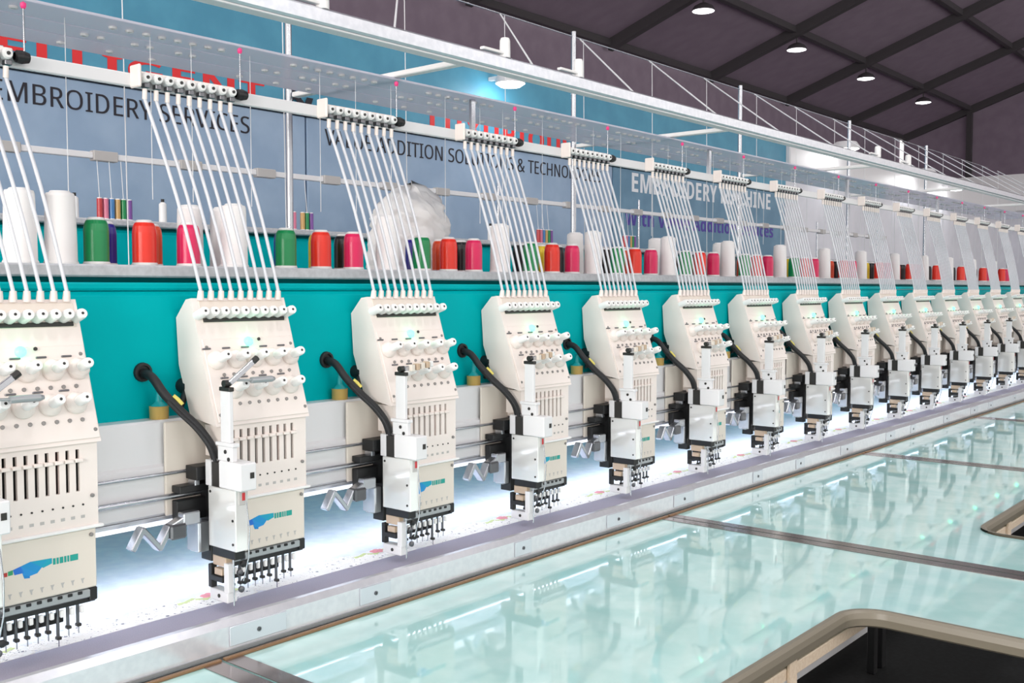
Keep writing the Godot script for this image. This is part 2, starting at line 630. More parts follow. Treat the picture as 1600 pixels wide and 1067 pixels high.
func machine_beam() -> void:
	var x0 := -0.6
	var x1 := 7.6
	var t := thing("teal_machine_beam", "long bright teal machine beam with a grey shelf behind the heads", "machine", V(0, -0.22, -1.6))
	var y := 0.22
	var st := begin()
	bar(st, x0, x1, y - 0.26, y - 0.004, -0.55, 0.0, 0.008)
	obj("front_panel", st, M.teal, t)
	st = begin()
	bar(st, x0, x1, y - 0.002, y + 0.011, -0.5, -0.003, 0.003)
	obj("upper_band", st, M.teal, t)
	st = begin()
	bar(st, x0, x1, y + 0.011, y + 0.020, -0.5, -0.075)
	obj("shelf_support", st, M.teal, t)
	st = begin()
	bar(st, x0, x1, y + 0.020, y + 0.041, -0.56, -0.008, 0.003)
	obj("shelf", st, M.shelf, t)
	for n in HEADS + 1:
		st = begin()
		var hx := 0.514 + PITCH * n - PITCH
		lathe(st, Vector3(hx, y - 0.142, -0.001), Vector3.BACK, [Vector2(0.0, 0.002), Vector2(0.012, 0.002), Vector2(0.012, 0.006), Vector2(0.016, 0.006), Vector2(0.017, 0.0)], 18)
		obj("grommet", st, M.rubber, t)
		st = begin()
		lathe(st, Vector3(hx + 0.075, y - 0.17, -0.001), Vector3.BACK, [Vector2(0.0, 0.028), Vector2(0.012, 0.028), Vector2(0.013, 0.02), Vector2(0.013, 0.0)], 14)
		cyl(st, Vector3(hx + 0.075, y - 0.17, 0.02), Vector3(hx + 0.055, y - 0.205, 0.026), 0.006, 8)
		obj("socket", st, M.rubber, t)
	# white cross beam in front of the teal beam
	t = thing("white_cross_beam", "white stepped cross beam with screws below the teal beam", "beam", V(0, -0.385, -1.6))
	var b := 0.385
	st = begin()
	prism(st, PackedVector2Array([Vector2(-0.05, b - 0.222), Vector2(0.036, b - 0.222), Vector2(0.04, b - 0.226), Vector2(0.04, b - 0.296), Vector2(0.046, b - 0.301), Vector2(0.046, b - 0.380), Vector2(0.04, b - 0.385), Vector2(-0.05, b - 0.385)]), 0, x0, x1)
	obj("profile", st, M.offwhite, t)
	for n in HEADS + 1:
		st = begin()
		for q in [[-0.26, -0.265, 0.04], [-0.255, -0.368, 0.046]]:
			lathe(st, Vector3(0.678 + PITCH * (n - 1) + q[0] + 0.14, b + q[1], q[2]), Vector3.BACK, [Vector2(0.0045, 0.0), Vector2(0.0045, 0.002), Vector2(0.002, 0.003), Vector2(0, 0.001)], 10)
		obj("screw", st, M.screw, t)
		# end plate standing just left of each head
		st = begin()
		bar(st, 0.678 + PITCH * (n - 1) - 0.155, 0.678 + PITCH * (n - 1) - 0.06, b - 0.385, b - 0.225, 0.046, 0.052, 0.002)
		obj("cover_plate", st, M.cream2, t)
	# light strip under it
	t = thing("light_strip", "bright white light strip under the white cross beam", "lamp", V(0, -0.400, -1.575))
	st = begin()
	bar(st, x0, x1, 0.006, 0.0145, -0.075, 0.02, 0.002)
	obj("channel", st, M.alu_plate, t)
	st = begin()
	bar(st, x0, x1, 0.0, 0.006, -0.002, 0.0195)
	obj("diffuser", st, M.strip_light, t)
	for i in 4:
		var l := AreaLight3D.new()
		l.area_size = Vector2(2.0, 0.04)
		l.light_energy = 0.4
		l.light_color = Color(0.95, 0.97, 1.0)
		l.shadow_enabled = true
		l.area_range = 30.0
		t.add_child(l)
		l.position = Vector3(x0 + 1.0 + 2.05 * i, -0.02, -0.075)
		l.rotation = Vector3(-PI / 2 + 0.42, 0, 0)
	# the strip's rear diffuser, tilted away from the aisle
	st = begin()
	box(st, Vector3((x0 + x1) / 2, -0.008, -0.068), Vector3(x1 - x0, 0.044, 0.006), 0.001, Basis(Vector3.RIGHT, PI / 2 - 0.42 + PI))
	obj("rear_diffuser", st, M.alu_plate, t)
	# rods running past every head
	for r in [[-0.3515, -1.545, 0.005], [-0.312, -1.547, 0.003]]:
		st = begin()
		cyl(st, V(x0, r[1 - 1], r[1]), V(x1, r[0], r[1]), r[2], 10)
		tag(obj("guide_rod", st, M.steel), "steel rod running along the cross beam past every head" if r[2] > 0.004 else "thin steel rod just above the thicker guide rod", "rod")

func bed_and_rail() -> void:
	var x0 := -0.6
	var x1 := 7.9
	var t := thing("fabric_bed", "pale lavender satin cloth stretched over the sewing bed", "cloth", V(0, -0.60, -1.5))
	var st := begin()
	bar(st, x0, x1, 0.045, 0.0535, -0.9, -0.0105)
	obj("satin_cloth", st, M.satin, t)
	st = begin()
	bar(st, x0, x1, 0.0505, 0.055, -0.0105, 0.064, 0.001)
	obj("border_band", st, M.strip, t)
	st = begin()
	bar(st, x0, x1, 0.0, 0.045, -0.9, 0.06)
	obj("bed_board", st, M.greymetal, t)
	t = thing("front_rail", "shiny aluminium frame rail along the front of the bed", "rail", V(0, -0.602, -1.42))
	st = begin()
	prism(st, PackedVector2Array([Vector2(-0.0155, 0.0), Vector2(0.0, 0.0), Vector2(0.0, 0.046), Vector2(-0.009, 0.0565), Vector2(-0.0155, 0.058)]), 0, x0, x1)
	obj("profile", st, M.alu, t)
	st = begin()
	bar(st, x0, x1, 0.003, 0.008, 0.0005, 0.003)
	obj("lower_lip", st, M.greymetal, t)
	# joint plates with their screws
	for i in 22:
		var px := 0.55 + 0.37 * i + 0.05 * sin(i * 2.3)
		var w := 0.085 + 0.03 * sin(i * 1.7)
		st = begin()
		bar(st, px, px + w, 0.012, 0.045, 0.0005, 0.0025, 0.0008)
		var pl := obj("joint_plate", st, M.alu_plate, t)
		st = begin()
		lathe(st, Vector3(px + w * 0.5, 0.028, 0.0025), Vector3.BACK, [Vector2(0.004, 0), Vector2(0.004, 0.0015), Vector2(0.0015, 0.0015), Vector2(0.0015, 0.0005), Vector2(0, 0.0005)], 10)
		obj("screw", st, M.darksteel, pl)
	# body below the bed
	st = begin()
	bar(st, x0, x1, 0.06, EYE - 0.604, -2.3, -1.46)
	bar(st, x0, x1, 0.0, 0.06, -2.2, -1.55)
	tag(obj("lower_cabinet", st, M.offwhite), "long white cabinet under the sewing bed and rail", "cabinet")

func tables() -> void:
	var pitch := 1.37
	var yt := EYE - 0.604
	for k in range(-1, 6):
		var s0 := 0.933 + pitch * k
		var t := thing("work_table", "pale mint glossy table section with a cut-out edged in beige", "table", Vector3(s0, 0, -1.42), "mint table sections along the rail")
		# outline, x from the seam, z from the rail
		var g := 0.003
		var W := pitch - g
		var cl := 0.34
		var cr := pitch - 0.43
		var zb := 0.685
		var zf := 1.28
		var r := 0.075
		var out := PackedVector2Array([Vector2(g, 0.012), Vector2(W, 0.012), Vector2(W, zf), Vector2(cr, zf)])
		var cut := []
		cut.append(Vector2(cr, zf))
		for i in 9:
			var a := PI / 2 * i / 8.0
			cut.append(Vector2(cr - r + r * cos(a), zb + r - r * sin(a)))
		for i in 9:
			var a := PI / 2 * i / 8.0
			cut.append(Vector2(cl + r - r * sin(a), zb + r - r * cos(a)))
		cut.append(Vector2(cl, zf))
		for i in range(1, cut.size()):
			out.append(cut[i])
		out.append(Vector2(g, zf))
		var st := begin()
		prism(st, out, 1, yt - 0.022, yt)
		obj("table_top", st, M.mint, t)
		# metal borders along seam and rail
		st = begin()
		bar(st, g, 0.036, yt + 0.0002, yt + 0.0016, 0.02, zf - 0.01)
		obj("border_strip", st, M.border, t)
		st = begin()
		bar(st, W - 0.033, W, yt + 0.0002, yt + 0.0016, 0.02, zf - 0.01)
		obj("border_strip", st, M.border, t)
		st = begin()
		bar(st, g, W, yt + 0.0002, yt + 0.005, 0.012, 0.02, 0.001)
		obj("rail_trim", st, M.brown, t)
		# beige moulding round the cut-out
		st = begin()
		var ring := [Vector2(0.0, 0.006), Vector2(0.008, 0.006), Vector2(0.014, 0.002), Vector2(0.016, -0.008), Vector2(0.014, -0.022), Vector2(0.006, -0.027), Vector2(0.0, -0.027)]
		for i in cut.size() - 1:
			var p: Vector2 = cut[i]
			var q: Vector2 = cut[i + 1]
			var np := cut_normal(cut, i)
			var nq := cut_normal(cut, i + 1)
			for j in ring.size() - 1:
				var u: Vector2 = ring[j]
				var v: Vector2 = ring[j + 1]
				var a := Vector3(p.x + np.x * u.x, yt + u.y, p.y + np.y * u.x)
				var b := Vector3(p.x + np.x * v.x, yt + v.y, p.y + np.y * v.x)
				var c := Vector3(q.x + nq.x * v.x, yt + v.y, q.y + nq.y * v.x)
				var d := Vector3(q.x + nq.x * u.x, yt + u.y, q.y + nq.y * u.x)
				var e := (v - u).normalized()
				var n2 := Vector2(-e.y, e.x)
				var na := Vector3(np.x * n2.x, n2.y, np.y * n2.x)
				var nb := Vector3(nq.x * n2.x, n2.y, nq.y * n2.x)
				tri(st, a, b, c, na, na, nb)
				tri(st, a, c, d, na, nb, nb)
		obj("edge_moulding", st, M.mould, t)
		# timber frame and legs below
		st = begin()
		bar(st, cl - 0.1, cr + 0.1, yt - 0.068, yt - 0.046, zb - 0.03, zb - 0.008, 0.002)
		obj("under_rail", st, M.timber, t)
		for lx in [cl + 0.07, pitch * 0.5 - 0.01]:
			st = begin()
			bar(st, lx, lx + 0.028, yt - 0.12, yt - 0.023, zb - 0.0075, zb - 0.001, 0.001)
			obj("bracket", st, M.timber, t)
		for lx in [0.02, pitch - 0.06]:
			for lz in [0.06, zf - 0.06]:
				st = begin()
				bar(st, lx, lx + 0.03, 0.0, yt - 0.023, lz, lz + 0.03, 0.003)
				obj("leg", st, M.black, t)

func cut_normal(cut: Array, i: int) -> Vector2:
	var d: Vector2 = (cut[mini(i + 1, cut.size() - 1)] - cut[maxi(i - 1, 0)]).normalized()
	return Vector2(d.y, -d.x) * -1.0 if Vector2(d.y, -d.x).dot(Vector2(0.64, 1.0) - cut[i]) < 0 else Vector2(d.y, -d.x)

func thread_stand() -> void:
	var x0 := -0.6
	var x1 := 7.4
	# posts
	for i in 6:
		var x := 1.59 - 1.18 + 1.18 * i
		var t := thing("stand_post", "slim upright steel post with a white arm on the shelf", "post", V(x, 0.041, -2.07), "thread stand posts")
		var st := begin()
		cyl(st, Vector3.ZERO, Vector3(0, 0.82, 0), 0.0085, 12)
		obj("pole", st, M.steel, t)
		st = begin()
		lathe(st, Vector3.ZERO, Vector3.UP, [Vector2(0.025, 0), Vector2(0.025, 0.006), Vector2(0.012, 0.01), Vector2(0.012, 0.03), Vector2(0.0085, 0.03)], 14)
		obj("foot", st, M.steel, t)
		# white arm from the post to the front beam
		st = begin()
		box(st, Vector3(0.012, 0.4405, 2.07 + (-1.455 - 2.06) / 2), Vector3(0.022, 0.012, 0.605), 0.002)
		obj("arm", st, M.white, t)
	var st := begin()
	bar(st, x0, x1, 0.467 + EYE, 0.497 + EYE, -1.455, -1.43, 0.004)
	tag(obj("upper_beam", st, M.beam), "long aluminium beam along the top of the thread stand", "beam")
	st = begin()
	bar(st, x0, x1, 0.463 + EYE, 0.4668 + EYE, -1.462, -1.434, 0.001)
	tag(obj("beam_lip", st, M.offwhite), "white lip under the long aluminium beam", "trim")
	# acrylic plates with grommets
	var zr := [[-1.69, -1.781, -1.738, [0.27, 0.302, 0.335, 0.367, 0.4, 0.432, 0.465, 0.495]], [-1.787, -1.865, -1.826, [0.262, 0.294, 0.362, 0.394, 0.456, 0.487]], [-1.871, -1.96, -1.918, [0.262, 0.36, 0.452]]]
	var gm: ArrayMesh = null
	for i in 3:
		var z = zr[i]
		var t := thing("thread_guide_plate", ["long clear plate under the arms, the one by the front beam", "long clear plate under the arms, the middle one of three", "long clear plate under the arms, the one by the posts"][i], "plate", V(0, 0.469, 0.0))
		st = begin()
		bar(st, x0, x1, 0.0, 0.005, z[1], z[0], 0.001)
		obj("sheet", st, M.acrylic, t)
		if gm == null:
			st = begin()
			lathe(st, Vector3(0, -0.004, 0), Vector3.UP, [Vector2(0.003, 0.0), Vector2(0.0068, 0.0), Vector2(0.0075, 0.002), Vector2(0.0075, 0.0115), Vector2(0.003, 0.0115), Vector2(0.003, 0.0)], 10)
			gm = st.commit()
		for n in range(-1, HEADS):
			for gx in z[3]:
				var o := place("grommet", gm, M.white, t)
				o.position = Vector3(0.678 + PITCH * n + gx - 0.4, 0, z[2])
	# support rail of the guides
	st = begin()
	bar(st, x0, x1, 0.343 + EYE, 0.366 + EYE, -1.628, -1.618, 0.002)
	tag(obj("guide_rail", st, M.offwhite), "long pale rail carrying the thread guides above the heads", "rail")
	# hangers of that rail
	for i in 6:
		st = begin()
		var hx := 0.41 + 1.18 * i + 0.28
		bar(st, hx, hx + 0.014, 0.374 + EYE, 0.4685 + EYE, -1.72, -1.71, 0.001)
		bar(st, hx, hx + 0.014, 0.366 + EYE, 0.374 + EYE, -1.72, -1.618, 0.001)
		tag(obj("rail_hanger", st, M.steel), "short steel hanger joining the guide rail to a clear plate", "bracket", "guide rail hangers")
	# thread guides, one for each head
	var p := thing("thread_guide", "white row of thread guides with a black end knob", "thread guide", Vector3.ZERO, "thread guides above the heads")
	st = begin()
	bar(st, -0.104, -0.098, -0.012, 0.026, -0.016, 0.014, 0.002)
	bar(st, -0.098, 0.098, 0.004, 0.018, -0.014, -0.004, 0.002)
	obj("bar", st, M.cream, p)
	for k in 9:
		var gx := -0.086 + 0.0212 * k
		st = begin()
		lathe(st, Vector3(gx, 0.006, -0.004), Vector3.BACK, [Vector2(0.0085, 0), Vector2(0.0085, 0.012), Vector2(0.0065, 0.016), Vector2(0.003, 0.016), Vector2(0.003, 0.012), Vector2(0, 0.012)], 12)
		var kn := obj("guide_knob", st, M.white, p)
		st = begin()
		cyl(st, Vector3(gx, 0.006, 0.008), Vector3(gx, 0.006, 0.0135), 0.0028, 8)
		obj("screw", st, M.dark, kn)
		st = begin()
		box(st, Vector3(gx + 0.004, -0.006, -0.003), Vector3(0.011, 0.008, 0.012), 0.001)
		obj("spring", st, M.darksteel, p)
		st = begin()
		cyl(st, Vector3(gx, -0.03, 0.0), Vector3(gx + 0.0006, -0.012, 0.0), 0.0042, 10)
		obj("tube_socket", st, M.cream, p)
	st = begin()
	lathe(st, Vector3(0.098, 0.006, -0.002), Vector3.RIGHT, [Vector2(0.006, 0), Vector2(0.0095, 0.003), Vector2(0.0105, 0.012), Vector2(0.008, 0.022), Vector2(0, 0.024)], 14)
	obj("end_knob", st, M.black, p)
	st = begin()
	cyl(st, Vector3(0.125, -0.008, -0.027), Vector3(0.125, 0.09, -0.027), 0.0014, 6)
	var stem := obj("signal_stem", st, M.steel, p)
	st = begin()
	lathe(st, Vector3(0.125, 0.088, -0.027), Vector3.UP, [Vector2(0.003, 0), Vector2(0.0045, 0.003), Vector2(0.0045, 0.008), Vector2(0, 0.011)], 10)
	obj("pink_lamp", st, glow("c2306a", 0.8), stem)
	for n in HEADS:
		var at := V(0.616 + PITCH * n, 0.352, -1.604)
		if n == 0:
			p.position = at
		else:
			copy(p, "thread_guide", at)
	# thread tubes
	var tm: ArrayMesh = null
	var ms := []
	for k in 9:
		st = begin()
		var a := Vector3(0.616 - 0.678 - 0.086 + 0.0212 * k, 0.323, -0.057)
		var b := Vector3(-0.082 + 0.0204 * k, -0.004, 0.0)
		var pts := []
		for i in 7:
			var f := i / 6.0
			pts.append(a.lerp(b, f) + Vector3(0.004, 0.0, 0.004) * sin(PI * f))
		tube(st, pts, 0.0031, 8)
		ms.append(st.commit())
	for n in HEADS:
		for k in 9:
			var o := place("thread_tube", ms[k], M.tube)
			o.position = V(0.678 + PITCH * n, 0, -1.547)
			tag(o, "translucent white thread tube slanting from a guide down to a head", "tube", "thread tubes above the heads")
	# top wire, slanting ropes and upright threads above and behind the beam
	st = begin()
	cyl(st, V(x0, 0.845, -2.07), V(x1 + 0.2, 0.845, -2.07), 0.0022, 6)
	tag(obj("top_wire", st, M.steel), "thin wire strung between the tops of the stand posts", "wire")
	for i in 17:
		var x := 1.13 + 0.42 * i + 0.03 * sin(i * 3.1)
		st = begin()
		cyl(st, V(x, 0.843, -2.07), V(x - 0.6, 0.498, -1.452), 0.0024, 6)
		tag(obj("slant_rope", st, M.thread), "pale rope slanting from the top wire to the upper beam", "rope", "slanting ropes of the thread stand")
		st = begin()
		cyl(st, V(x + 0.02, 0.843, -2.07), V(x + 0.02, 0.05, -2.06), 0.0013, 5)
		tag(obj("upright_thread", st, M.thread), "fine upright thread hanging from the top wire behind the plates", "thread", "upright threads of the thread stand")
	for i in 48:
		var x := 0.86 + 0.132 * i + 0.03 * sin(i * 1.9)
		st = begin()
		cyl(st, V(x, 0.468, -1.738), V(x, 0.1665, -1.738), 0.0008, 5)
		tag(obj("hanging_thread", st, M.thread), "fine white thread dropping from a clear plate to the spools", "thread", "threads dropping to the spools")
	# white clips on the beam
	for x in [1.184, 1.683, 1.949, 3.85, 4.18]:
		var t := thing("beam_clip", "white cylindrical clip standing on the aluminium beam", "clip", V(x, 0.497, -1.442), "clips on the upper beam")
		st = begin()
		lathe(st, Vector3.ZERO, Vector3.UP, [Vector2(0, 0), Vector2(0.012, 0), Vector2(0.0115, 0.036), Vector2(0.009, 0.042), Vector2(0, 0.042)], 14)
		obj("body", st, M.white, t)
		st = begin()
		bar(st, -0.075, -0.008, 0.006, 0.012, -0.006, 0.006, 0.001)
		obj("tongue", st, M.white, t)

# ---------------------------------------------------------------- heads
func q(x: float, y: float, z: float) -> Vector3:
	return Vector3(x, y + 0.46, z + 1.5)

func front_z(y: float) -> float:
	return -1.552 + (-0.016 - y) / 0.2166 * 0.0737

func heads() -> void:
	var h := make_head()
	var s := make_sequin(false)
	var s2 := make_sequin(true)
	var c := make_cable()
	for n in HEADS:
		var x := 0.678 + PITCH * n
		if n == 0:
			h.position = V(x, -0.46, -1.5)
			s.position = V(x - 0.09, -0.53, -1.46)
			c.position = V(x - 0.164, -0.142, -1.6)
		else:
			copy(h, "embroidery_head", V(x, -0.46, -1.5))
			if n == 2:
				s2.position = V(x - 0.09, -0.53, -1.46)
			else:
				copy(s if n < 2 else s2, "sequin_device", V(x - 0.09, -0.53, -1.46))
			copy(c, "device_cable", V(x - 0.164, -0.142, -1.6))
	var oil := thing("oil_cup", "small amber oil cup standing on the white cross beam", "cup", Vector3.ZERO, "oil cups on the cross beam")
	var st := begin()
	lathe(st, Vector3.ZERO, Vector3.UP, [Vector2(0, 0), Vector2(0.016, 0), Vector2(0.0165, 0.022), Vector2(0, 0.022)], 14)
	obj("oil", st, M.oil, oil)
	st = begin()
	lathe(st, Vector3.ZERO, Vector3.UP, [Vector2(0.014, 0.0221), Vector2(0.006, 0.03), Vector2(0.004, 0.05), Vector2(0.006, 0.052), Vector2(0, 0.054)], 12)
	obj("stopper", st, M.teal_light, oil)
	for n in HEADS:
		var at := V(0.678 + PITCH * n - 0.146, -0.222, -1.58)
		if n == 0:
			oil.position = at
		else:
			copy(oil, "oil_cup", at)

func make_head() -> Node3D:
	var t := thing("embroidery_head", "cream nine needle embroidery head with green lamp and blue logo", "embroidery head", Vector3.ZERO, "embroidery heads along the machine")
	var xl := -0.1
	var xr := 0.0965
	# case with its sloping front
	var st := begin()
	var prof := PackedVector2Array()
	for p in [[-1.5505, -0.016], [-1.5655, -0.018], [-1.597, -0.05], [-1.591, -0.132], [-1.557, -0.2205], [-1.479, -0.2326]]:
		prof.append(Vector2(p[0] + 1.5, p[1] + 0.46))
	prism(st, prof, 0, xl, xr)
	obj("case", st, M.cream, t)
	# thin face plate on the slope, in two steps
	var sl := Vector3(0, -0.2166, 0.0737).normalized()
	var nn := Vector3(0, 0.0737, 0.2166).normalized()
	var bs := Basis(Vector3.RIGHT, -sl, nn)
	st = begin()
	box(st, q(0.002, -0.0405, front_z(-0.0405)) + nn * 0.0012, Vector3(0.178, 0.04, 0.0024), 0.001, bs)
	obj("guide_plate", st, M.cream2, t)
	st = begin()
	box(st, q(0.0, -0.157, front_z(-0.157)) + nn * 0.001, Vector3(0.190, 0.148, 0.002), 0.001, bs)
	obj("tension_plate", st, M.cream, t)
	# sockets where the tubes enter
	for k in 9:
		var x := -0.082 + 0.0204 * k
		st = begin()
		cyl(st, q(x, -0.019, -1.549), q(x, -0.003, -1.547), 0.0064, 10, 0.005)
		obj("tube_socket", st, M.cream, t)
	# upper row of small knobs
	st = begin()
	box(st, q(0.0, -0.055, front_z(-0.055)) + nn * 0.003, Vector3(0.17, 0.007, 0.004), 0.001, bs)
	obj("spring_bar", st, M.dark, t)
	for k in 10:
		var x := -0.0935 + 0.0204 * k
		st = begin()
		var o := q(x, -0.046, front_z(-0.046))
		lathe(st, o, nn, [Vector2(0.0085, 0), Vector2(0.0085, 0.024), Vector2(0.0075, 0.028), Vector2(0.0, 0.028)], 14)
		var kn := obj("small_knob", st, M.white, t)
		st = begin()
		cyl(st, o + nn * 0.0275, o + nn * 0.0288, 0.0022, 8)
		obj("dot", st, M.dark, kn)
	# green lamp
	st = begin()
	var lo := q(-0.003, -0.094, front_z(-0.094))
	lathe(st, lo, nn, [Vector2(0.0085, 0.002), Vector2(0.0082, 0.006), Vector2(0.005, 0.0095), Vector2(0, 0.0105)], 14)
	obj("green_lamp", st, M.led, t)
	var ol := OmniLight3D.new()
	ol.light_color = Color(0.2, 1.0, 0.72)
	ol.light_energy = 0.0004
	ol.omni_range = 3.0
	ol.light_size = 0.006
	ol.shadow_enabled = true
	t.add_child(ol)
	ol.position = lo + nn * 0.0125
	st = begin()
	cyl(st, q(0.02, -0.0905, front_z(-0.0905)), q(0.02, -0.0905, front_z(-0.0905)) + nn * 0.004, 0.003, 8)
	obj("lamp_screw", st, M.dark, t)
	# two rows of tension knobs
	for row in 2:
		for k in 5 - row:
			var x := 0.079 - 0.0388 * k if row == 0 else 0.0655 - 0.0395 * k
			var y := -0.1235 if row == 0 else -0.174
			var o := q(x, y, front_z(y)) + nn * 0.002
			st = begin()
			lathe(st, o, nn, [Vector2(0.0165, 0.0), Vector2(0.0172, 0.003), Vector2(0.0165, 0.007), Vector2(0.0135, 0.012), Vector2(0.0095, 0.0155), Vector2(0.0, 0.016)], 18)
			var kn := obj("tension_knob", st, M.cream, t)
			st = begin()
			lathe(st, o + nn * 0.0155, nn, [Vector2(0.0082, 0.0), Vector2(0.0082, 0.021), Vector2(0.007, 0.024), Vector2(0.0, 0.024)], 14)
			obj("knob_cap", st, M.white, kn)
			st = begin()
			cyl(st, o + nn * 0.0392, o + nn * 0.0402, 0.0022, 8)
			obj("dot", st, M.dark, kn)
			st = begin()
			box(st, q(x - 0.014, y + 0.02, front_z(y + 0.02)) + nn * 0.003, Vector3(0.016, 0.003, 0.003), 0.0008, bs)
			obj("thread_hook", st, M.darksteel, kn)
	# rows of small screws
	for row in 2:
		for k in 8:
			var x := 0.072 - 0.0197 * k
			var y := -0.1485 if row == 0 else -0.1985
			var o := q(x, y, front_z(y)) + nn * 0.002
			st = begin()
			lathe(st, o, nn, [Vector2(0.0034, 0), Vector2(0.003, 0.002), Vector2(0, 0.0022)], 8)
			obj("screw", st, M.screw, t)
	for p in [[-0.089, -0.1], [0.088, -0.1], [0.0895, -0.214], [-0.089, -0.214], [0.083, -0.315], [0.080, -0.375]]:
		var z: float = front_z(p[1]) if p[1] > -0.23 else -1.4849
		st = begin()
		lathe(st, q(p[0], p[1], z), Vector3.BACK, [Vector2(0.0032, 0), Vector2(0.003, 0.003), Vector2(0.001, 0.0035), Vector2(0, 0.003)], 8)
		obj("screw", st, M.screw, t)
	# needle case with nine slots
	st = begin()
	var xs := []
	for k in 9:
		xs.append(-0.0625 + 0.0155 * k)
	var edges := [-0.0885]
	for x in xs:
		edges.append(x - 0.0029)
		edges.append(x + 0.0029)
	edges.append(0.0925)
	for i in range(0, edges.size(), 2):
		var a: float = edges[i]
		var b: float = edges[i + 1]
		if i == 0:
			bar(st, a, b, 0.46 - 0.2865, 0.46 - 0.2333, 0.009, 0.015)
			bar(st, -0.072, b, 0.46 - 0.3605, 0.46 - 0.2865, 0.009, 0.015)
		else:
			bar(st, a, b, 0.46 - 0.3605, 0.46 - 0.2333, 0.009, 0.015)
	for x in xs:
		bar(st, x - 0.0029, x + 0.0029, 0.46 - 0.242, 0.46 - 0.2333, 0.009, 0.015)
		bar(st, x - 0.0029, x + 0.0029, 0.46 - 0.3605, 0.46 - 0.306, 0.009, 0.015)
	bar(st, -0.0885, -0.0845, 0.46 - 0.2865, 0.46 - 0.2333, -0.03, 0.009)
	bar(st, -0.072, -0.068, 0.46 - 0.3605, 0.46 - 0.2865, -0.03, 0.009)
	bar(st, 0.0885, 0.0925, 0.46 - 0.3605, 0.46 - 0.2333, -0.03, 0.009)
	obj("needle_case", st, M.cream, t)
	st = begin()
	bar(st, -0.068, 0.088, 0.46 - 0.455, 0.46 - 0.234, -0.028, 0.000)
	obj("inner_carrier", st, M.dark, t)
	for k in 9:
		st = begin()
		cyl(st, q(xs[k], -0.305, -1.494), q(xs[k], -0.243, -1.494), 0.0016, 8)
		obj("needle_bar", st, M.spool_D if k == 6 else M.darksteel, t)
		st = begin()
		box(st, q(xs[k] + 0.001, -0.2585, -1.4835), Vector3(0.0125, 0.0055, 0.008), 0.001)
		obj("take_up_lever", st, M.cream, t)
		st = begin()
		cyl(st, q(xs[k] + 0.007, -0.327, -1.486), q(xs[k] + 0.007, -0.327, -1.4838), 0.0016, 8)
		obj("guide_hole", st, M.dark, t)
		st = begin()
		bar(st, xs[k] + 0.0035, xs[k] + 0.0095, 0.46 - 0.3475, 0.46 - 0.343, 0.0148, 0.0155)
		obj("number_mark", st, M.print_grey, t)
	st = begin()
	box(st, q(0.0135, -0.3625, -1.487), Vector3(0.171, 0.005, 0.016), 0.0015)
	obj("lip", st, M.white, t)
	st = begin()
	bar(st, -0.07, 0.0885, 0.46 - 0.4575, 0.46 - 0.365, 0.003, 0.015, 0.002)
	obj("lower_cover", st, M.cream2, t)
	logo(t)
	for k in 9:
		st = begin()
		var x: float = xs[k] + 0.004
		prism(st, PackedVector2Array([Vector2(x - 0.003, 0.46 - 0.440), Vector2(x + 0.003, 0.46 - 0.440), Vector2(x + 0.0008, 0.46 - 0.4435), Vector2(x + 0.0008, 0.46 - 0.4475), Vector2(x - 0.0008, 0.46 - 0.4475), Vector2(x - 0.0008, 0.46 - 0.4435)]), 2, 0.0149, 0.0154)
		obj("needle_mark", st, M.print_grey, t)
	# clamp bar and needles
	st = begin()
	bar(st, -0.07, 0.087, 0.46 - 0.4725, 0.46 - 0.4595, -0.004, 0.0135, 0.0015)
	obj("clamp_bar", st, M.greymetal, t)
	st = begin()
	bar(st, -0.066, 0.0885, 0.46 - 0.481, 0.46 - 0.4725, -0.012, 0.009, 0.001)
	bar(st, 0.0765, 0.0895, 0.46 - 0.478, 0.46 - 0.458, 0.004, 0.0142, 0.0015)
	bar(st, -0.066, 0.045, 0.46 - 0.507, 0.46 - 0.492, -0.014, -0.006, 0.001)
	obj("presser_carrier", st, M.black, t)
	for k in 9:
		var x: float = xs[k]
		st = begin()
		box(st, q(x, -0.4625, -1.4862), Vector3(0.007, 0.0045, 0.003), 0.0006)
		obj("clamp_screw", st, M.black, t)
		var low := -0.5245 if k == 6 else -0.5115
		st = begin()
		cyl(st, q(x, low, -1.4955), q(x, -0.4805, -1.4955), 0.0026, 8)
		var nb := obj("presser_bar", st, M.darksteel, t)
		st = begin()
		box(st, q(x, low - 0.001, -1.494), Vector3(0.007, 0.005, 0.009), 0.001)
		obj("presser_foot", st, M.dark, nb)
		st = begin()
		cyl(st, q(x, low - 0.014, -1.493), q(x, low + 0.002, -1.493), 0.0009, 6)
		obj("needle", st, M.steel, nb)
		st = begin()
		box(st, q(x + 0.004, -0.4885, -1.49), Vector3(0.006, 0.011, 0.006), 0.001)
		obj("needle_clamp", st, M.white, nb)
	# arm that carries the case on the beam, and the dark slide bracket at its left
	st = begin()
	bar(st, -0.062, 0.075, 0.46 - 0.30, 0.46 - 0.2206, -0.053, -0.0305, 0.002)
	obj("arm", st, M.cream, t)
	st = begin()
	bar(st, -0.118, -0.0695, 0.46 - 0.325, 0.46 - 0.302, -0.046, -0.012, 0.001)
	bar(st, -0.145, -0.0725, 0.46 - 0.345, 0.46 - 0.333, -0.046, -0.02, 0.001)
	bar(st, -0.145, -0.0725, 0.46 - 0.395, 0.46 - 0.3585, -0.046, -0.03, 0.001)
	bar(st, -0.09, -0.0725, 0.46 - 0.47, 0.46 - 0.302, -0.046, -0.015, 0.001)
	obj("slide_bracket", st, M.black, t)
	st = begin()
	bar(st, -0.1175, -0.108, 0.46 - 0.335, 0.46 - 0.3245, -0.04, -0.018, 0.001)
	bar(st, -0.071, -0.0665, 0.46 - 0.46, 0.46 - 0.36, -0.02, -0.002, 0.0005)
	obj("slide_block", st, M.steel, t)
